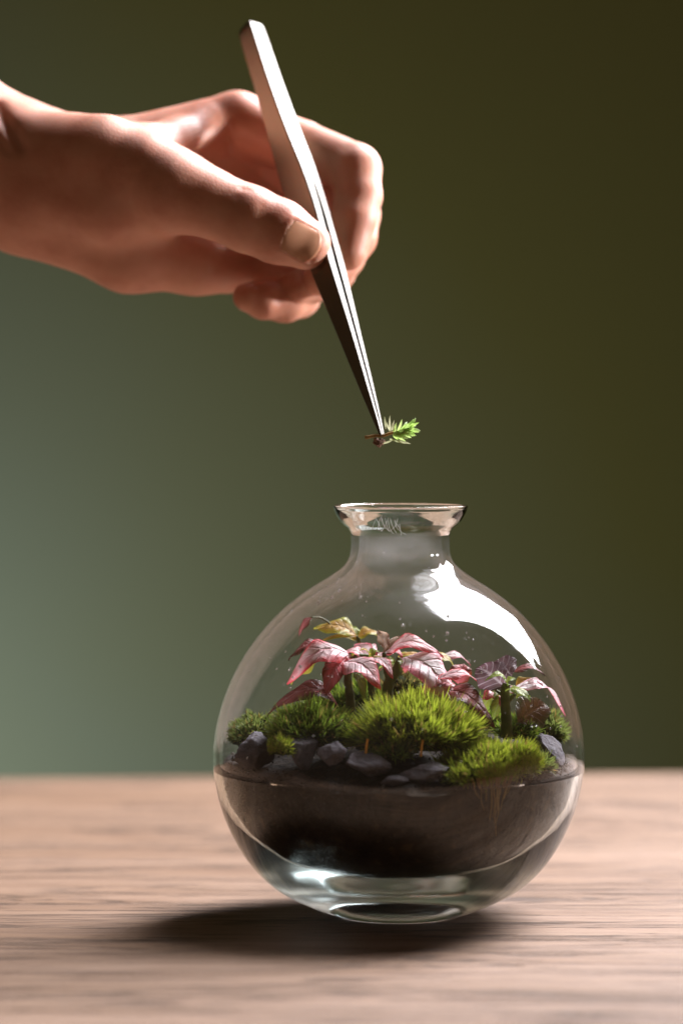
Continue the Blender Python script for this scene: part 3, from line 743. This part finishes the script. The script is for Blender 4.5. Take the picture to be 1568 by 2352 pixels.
FINGERS = [[(545, 286, 4.7, .93), (690, 338, 4.1, .80), (814, 390, 2.8, .79), (822, 450, 2.4, .70), (812, 505, 2.05, .66), (800, 580, 1.75, .52)],
           [(560, 365, 5.9, .95), (690, 420, 5.2, .80), (816, 492, 4.0, .73), (812, 545, 3.5, .68), (780, 600, 2.9, .62), (735, 640, 2.3, .50)],
           [(550, 450, 5.4, .92), (670, 520, 5.1, .76), (786, 586, 4.2, .68), (765, 625, 3.6, .64), (720, 650, 3.1, .58), (680, 662, 2.6, .50)],
           [(525, 555, 4.4, .85), (610, 625, 4.1, .70), (684, 680, 3.6, .66), (655, 692, 2.9, .62), (605, 688, 2.4, .58), (572, 680, 2.2, .48)]]
def hand_sdf(X):
    palm = None
    for c in PALM:
        d = chain(X, c, .4); palm = d if palm is None else smin(palm, d, .7)
    palm = smin(palm, chain(X, FOREARM, .5), .7)
    palm = smin(palm, chain(X, THENAR2, .4), .5)
    palm = smin(palm, chain(X, WEB, .3), .35)
    palm = smin(palm, chain(X, THENAR, .3), .4)
    # crease where the thumb's base folds against the wrist
    flat = X*np.array([1., 0, 1.])
    for (x0, y0, x1, y1, am, wd) in ((-14, 240, 48, 338, .17, .20), (-20, 305, 22, 352, .07, .13)):
        a, b = P(x0, y0, .8+HD)*np.array([1., 0, 1.]), P(x1, y1, .8+HD)*np.array([1., 0, 1.]); dd = cone(flat, a, b, 0, 0)
        palm = palm + am*np.exp(-(dd/wd)**2)*np.clip(1.6 - (X[..., 1]-HD)*.55, 0, 1)
    g = smin(palm, chain(X, THUMB, .2), .45)
    # web between thumb and index
    for f in FINGERS: g = smin(g, smin(palm, chain(X, f, .10), .35), .03)
    # flattened nail bed and knuckle folds of the thumb
    for (x, y, amp) in ((556, 470, .030), (570, 478, .035), (585, 487, .030)):
        a, b = P(x, y-38, -.55+HD), P(x-14, y+52, -.75+HD); dd = cone(X, a, b, .02, .02); g = g + amp*np.exp(-(dd/.06)**2)
    return g
def surface_nets(fn, lo, hi, h):
    ax = [np.arange(l, u, h) for l, u in zip(lo, hi)]; nx, ny, nz = map(len, ax)
    G = np.empty((nx, ny, nz), np.float32); YZ = np.stack(np.meshgrid(ax[1], ax[2], indexing='ij'), -1)
    for i0 in range(0, nx, 24):
        xs = ax[0][i0:i0+24]; X = np.empty((len(xs), ny, nz, 3)); X[..., 0] = xs[:, None, None]; X[..., 1:] = YZ
        G[i0:i0+len(xs)] = fn(X)
    ins = G < 0; acc = np.zeros((nx-1, ny-1, nz-1, 3), np.float32); cnt = np.zeros((nx-1, ny-1, nz-1), np.float32)
    cr = [(i, j, k) for i in (0, 1) for j in (0, 1) for k in (0, 1)]
    sl = lambda o: tuple(slice(o[d], o[d] + (nx, ny, nz)[d] - 1) for d in range(3))
    for a in cr:
        for d in range(3):
            if a[d]: continue
            b = list(a); b[d] = 1; b = tuple(b); ga, gb = G[sl(a)], G[sl(b)]; m = (ga < 0) != (gb < 0)
            t = np.where(m, ga/np.where(m, ga-gb, 1), 0)
            for e in range(3): acc[..., e] += np.where(m, a[e] + (t if e == d else 0), 0)
            cnt += m
    act = cnt > 0; idx = -np.ones(act.shape, np.int64); idx[act] = np.arange(act.sum())
    ijk = np.argwhere(act); V = (ijk + acc[act]/cnt[act][:, None])*h + np.array(lo)
    F = []
    for d in range(3):
        e, f = (d+1) % 3, (d+2) % 3
        s0 = [slice(1, -1)]*3; s0[d] = slice(0, -1); s1 = list(s0); s1[d] = slice(1, None)
        A, B = ins[tuple(s0)], ins[tuple(s1)]; w_ = np.argwhere(A != B)
        base = w_ + 1; base[:, d] -= 1; sg = A[tuple(w_.T)]
        def cell(de, df):
            q = base.copy(); q[:, e] -= de; q[:, f] -= df; return idx[tuple(q.T)]
        q = np.stack([cell(1, 1), cell(0, 1), cell(0, 0), cell(1, 0)], 1); q[~sg] = q[~sg][:, ::-1]; F.append(q)
    return V, np.concatenate(F)
def make_hand():
    lo = P(-620, 860, 4); hi = P(960, -330, 4)
    V, F = surface_nets(hand_sdf, (lo[0], .2, lo[2]), (hi[0], 11.4, hi[2]), .095)
    ok = (F >= 0).all(1); F = F[ok]
    # two passes of projection onto the exact surface
    for _ in range(2):
        e = .03; g = np.stack([hand_sdf(V+np.eye(3)[k]*e) - hand_sdf(V-np.eye(3)[k]*e) for k in range(3)], -1); g /= np.linalg.norm(g, axis=1)[:, None] + 1e-9
        V = V - g*hand_sdf(V)[:, None]*.8
    # nail fold round the nail, shallow nail bed, skin folds and an uneven surface
    e = .03; g = np.stack([hand_sdf(V+np.eye(3)[k]*e) - hand_sdf(V-np.eye(3)[k]*e) for k in range(3)], -1); g /= np.linalg.norm(g, axis=1)[:, None] + 1e-9
    O = P(697, 557, HD-.6); A = norm(P(697+89, 557+45.5, HD-.6) - O); B = norm(P(697-45.5, 557+89, HD-.6) - O)
    q = np.abs(np.stack([(V-O) @ A, (V-O) @ B], 1)) - np.array([.50, .42]); de = np.linalg.norm(np.maximum(q, 0), axis=1) + np.minimum(q.max(1), 0)
    front = (V[:, 1] < HD + .15) & (np.linalg.norm(V-O, axis=1) < 1.3); tipside = np.clip(((V-O) @ A)/.5, 0, 1)
    V = V + g*(np.where(front, .05*np.exp(-((de-.10)/.085)**2)*(1-tipside*.9) - .03*(de < 0), 0))[:, None]
    for (p0, p1, r0, amp) in (((735, 404, 3.2), (796, 356, 2.5), .11, .11), ((724, 372, 3.4), (770, 344, 3.0), .08, .05), ((800, 452, 2.0), (842, 470, 2.2), .07, .035),
                              ((786, 535, 1.5), (815, 545, 1.6), .06, .03), ((850, 372, 2.6), (868, 410, 2.6), .05, .02), ((842, 380, 2.4), (858, 418, 2.4), .05, .02),
                              ((560, 662, 2.6), (560, 640, 2.2), .14, .10), ((640, 690, 2.0), (668, 640, 2.2), .10, .05), ((300, 545, .6), (500, 560, 1.5), .16, .05),
                              ((40, 280, .8), (85, 330, .8), .10, .03), ((30, 300, .8), (60, 360, .8), .08, .04), ((545, 455, -.8), (552, 540, -.9), .05, .022), ((600, 474, -.8), (590, 548, -.9), .05, .02)):
        dd = cone(V, P(p0[0], p0[1], p0[2]+HD), P(p1[0], p1[1], p1[2]+HD), .0, .0); V = V - g*(amp*np.exp(-(dd/(r0*2.2))**2))[:, None]
    ph = rng.uniform(0, 6, 24); nz = np.zeros(len(V))
    for k in range(8):
        f = norm(rng.normal(size=3))*(2.2 + k*1.1); nz += np.sin(V @ f + ph[k])*np.sin(V @ np.roll(f, 1)*1.3 + ph[k+8])/(1 + .5*k)
    V = V + g*(nz*.0025)[:, None]
    t = thing('person', P(-150, 300, 3.5), "bare left hand and wrist reaching in from the left pinching steel tweezers", 'person')
    mesh('hand', V, F, M['skin'], t)
    # thumb nail, laid on the surface
    c0, ux = np.array((646., 530.)), np.array((.89, .455)); uy = np.array((-.455, .89)); nu, nv = 17, 15; NV = []; NF = []
    for i in range(nu):
        u = i/(nu-1)
        for j in range(nv):
            v = j/(nv-1)*2-1
            hw = 44*(1-.08*u) * (1 - .10*max(0, 1-u*4)**2)
            q = c0 + ux*(20*v*v*(1-u) + u*(98 - 16*v*v - 6*v**4)) + uy*(v*hw + 2)
            p = P(q[0], q[1], -.7); d = norm(p - CAM)
            for _ in range(60):
                s = float(hand_sdf(p[None, :])[0]); p = p + d*max(s, -.02)*.8
                if abs(s) < .002 or p[1] > 5: break
            NV.append(p)
    G = np.array(NV).reshape(nu, nv, 3)
    for _ in range(6):
        H = G.copy(); H[1:-1, 1:-1] = .5*G[1:-1, 1:-1] + .125*(G[:-2, 1:-1] + G[2:, 1:-1] + G[1:-1, :-2] + G[1:-1, 2:]); G = H
    L_ = np.full((nu, nv), .030); L_[0, :] = -.015; L_[:, 0] = L_[:, -1] = -.015; L_[-1, :] = .035; L_[1, :] = np.maximum(L_[1, :]*.5, -.015)
    NV = [tuple(q) for q in (G + L_[..., None]*(-FWD)).reshape(-1, 3)]
    for i in range(nu-1):
        for j in range(nv-1): NF.append((i*nv+j, i*nv+j+1, (i+1)*nv+j+1, (i+1)*nv+j))
    o = mesh('thumb_nail', NV, NF, M['nail'], t); so = o.modifiers.new('thick', 'SOLIDIFY'); so.thickness = .0004; so.offset = 0
make_hand()
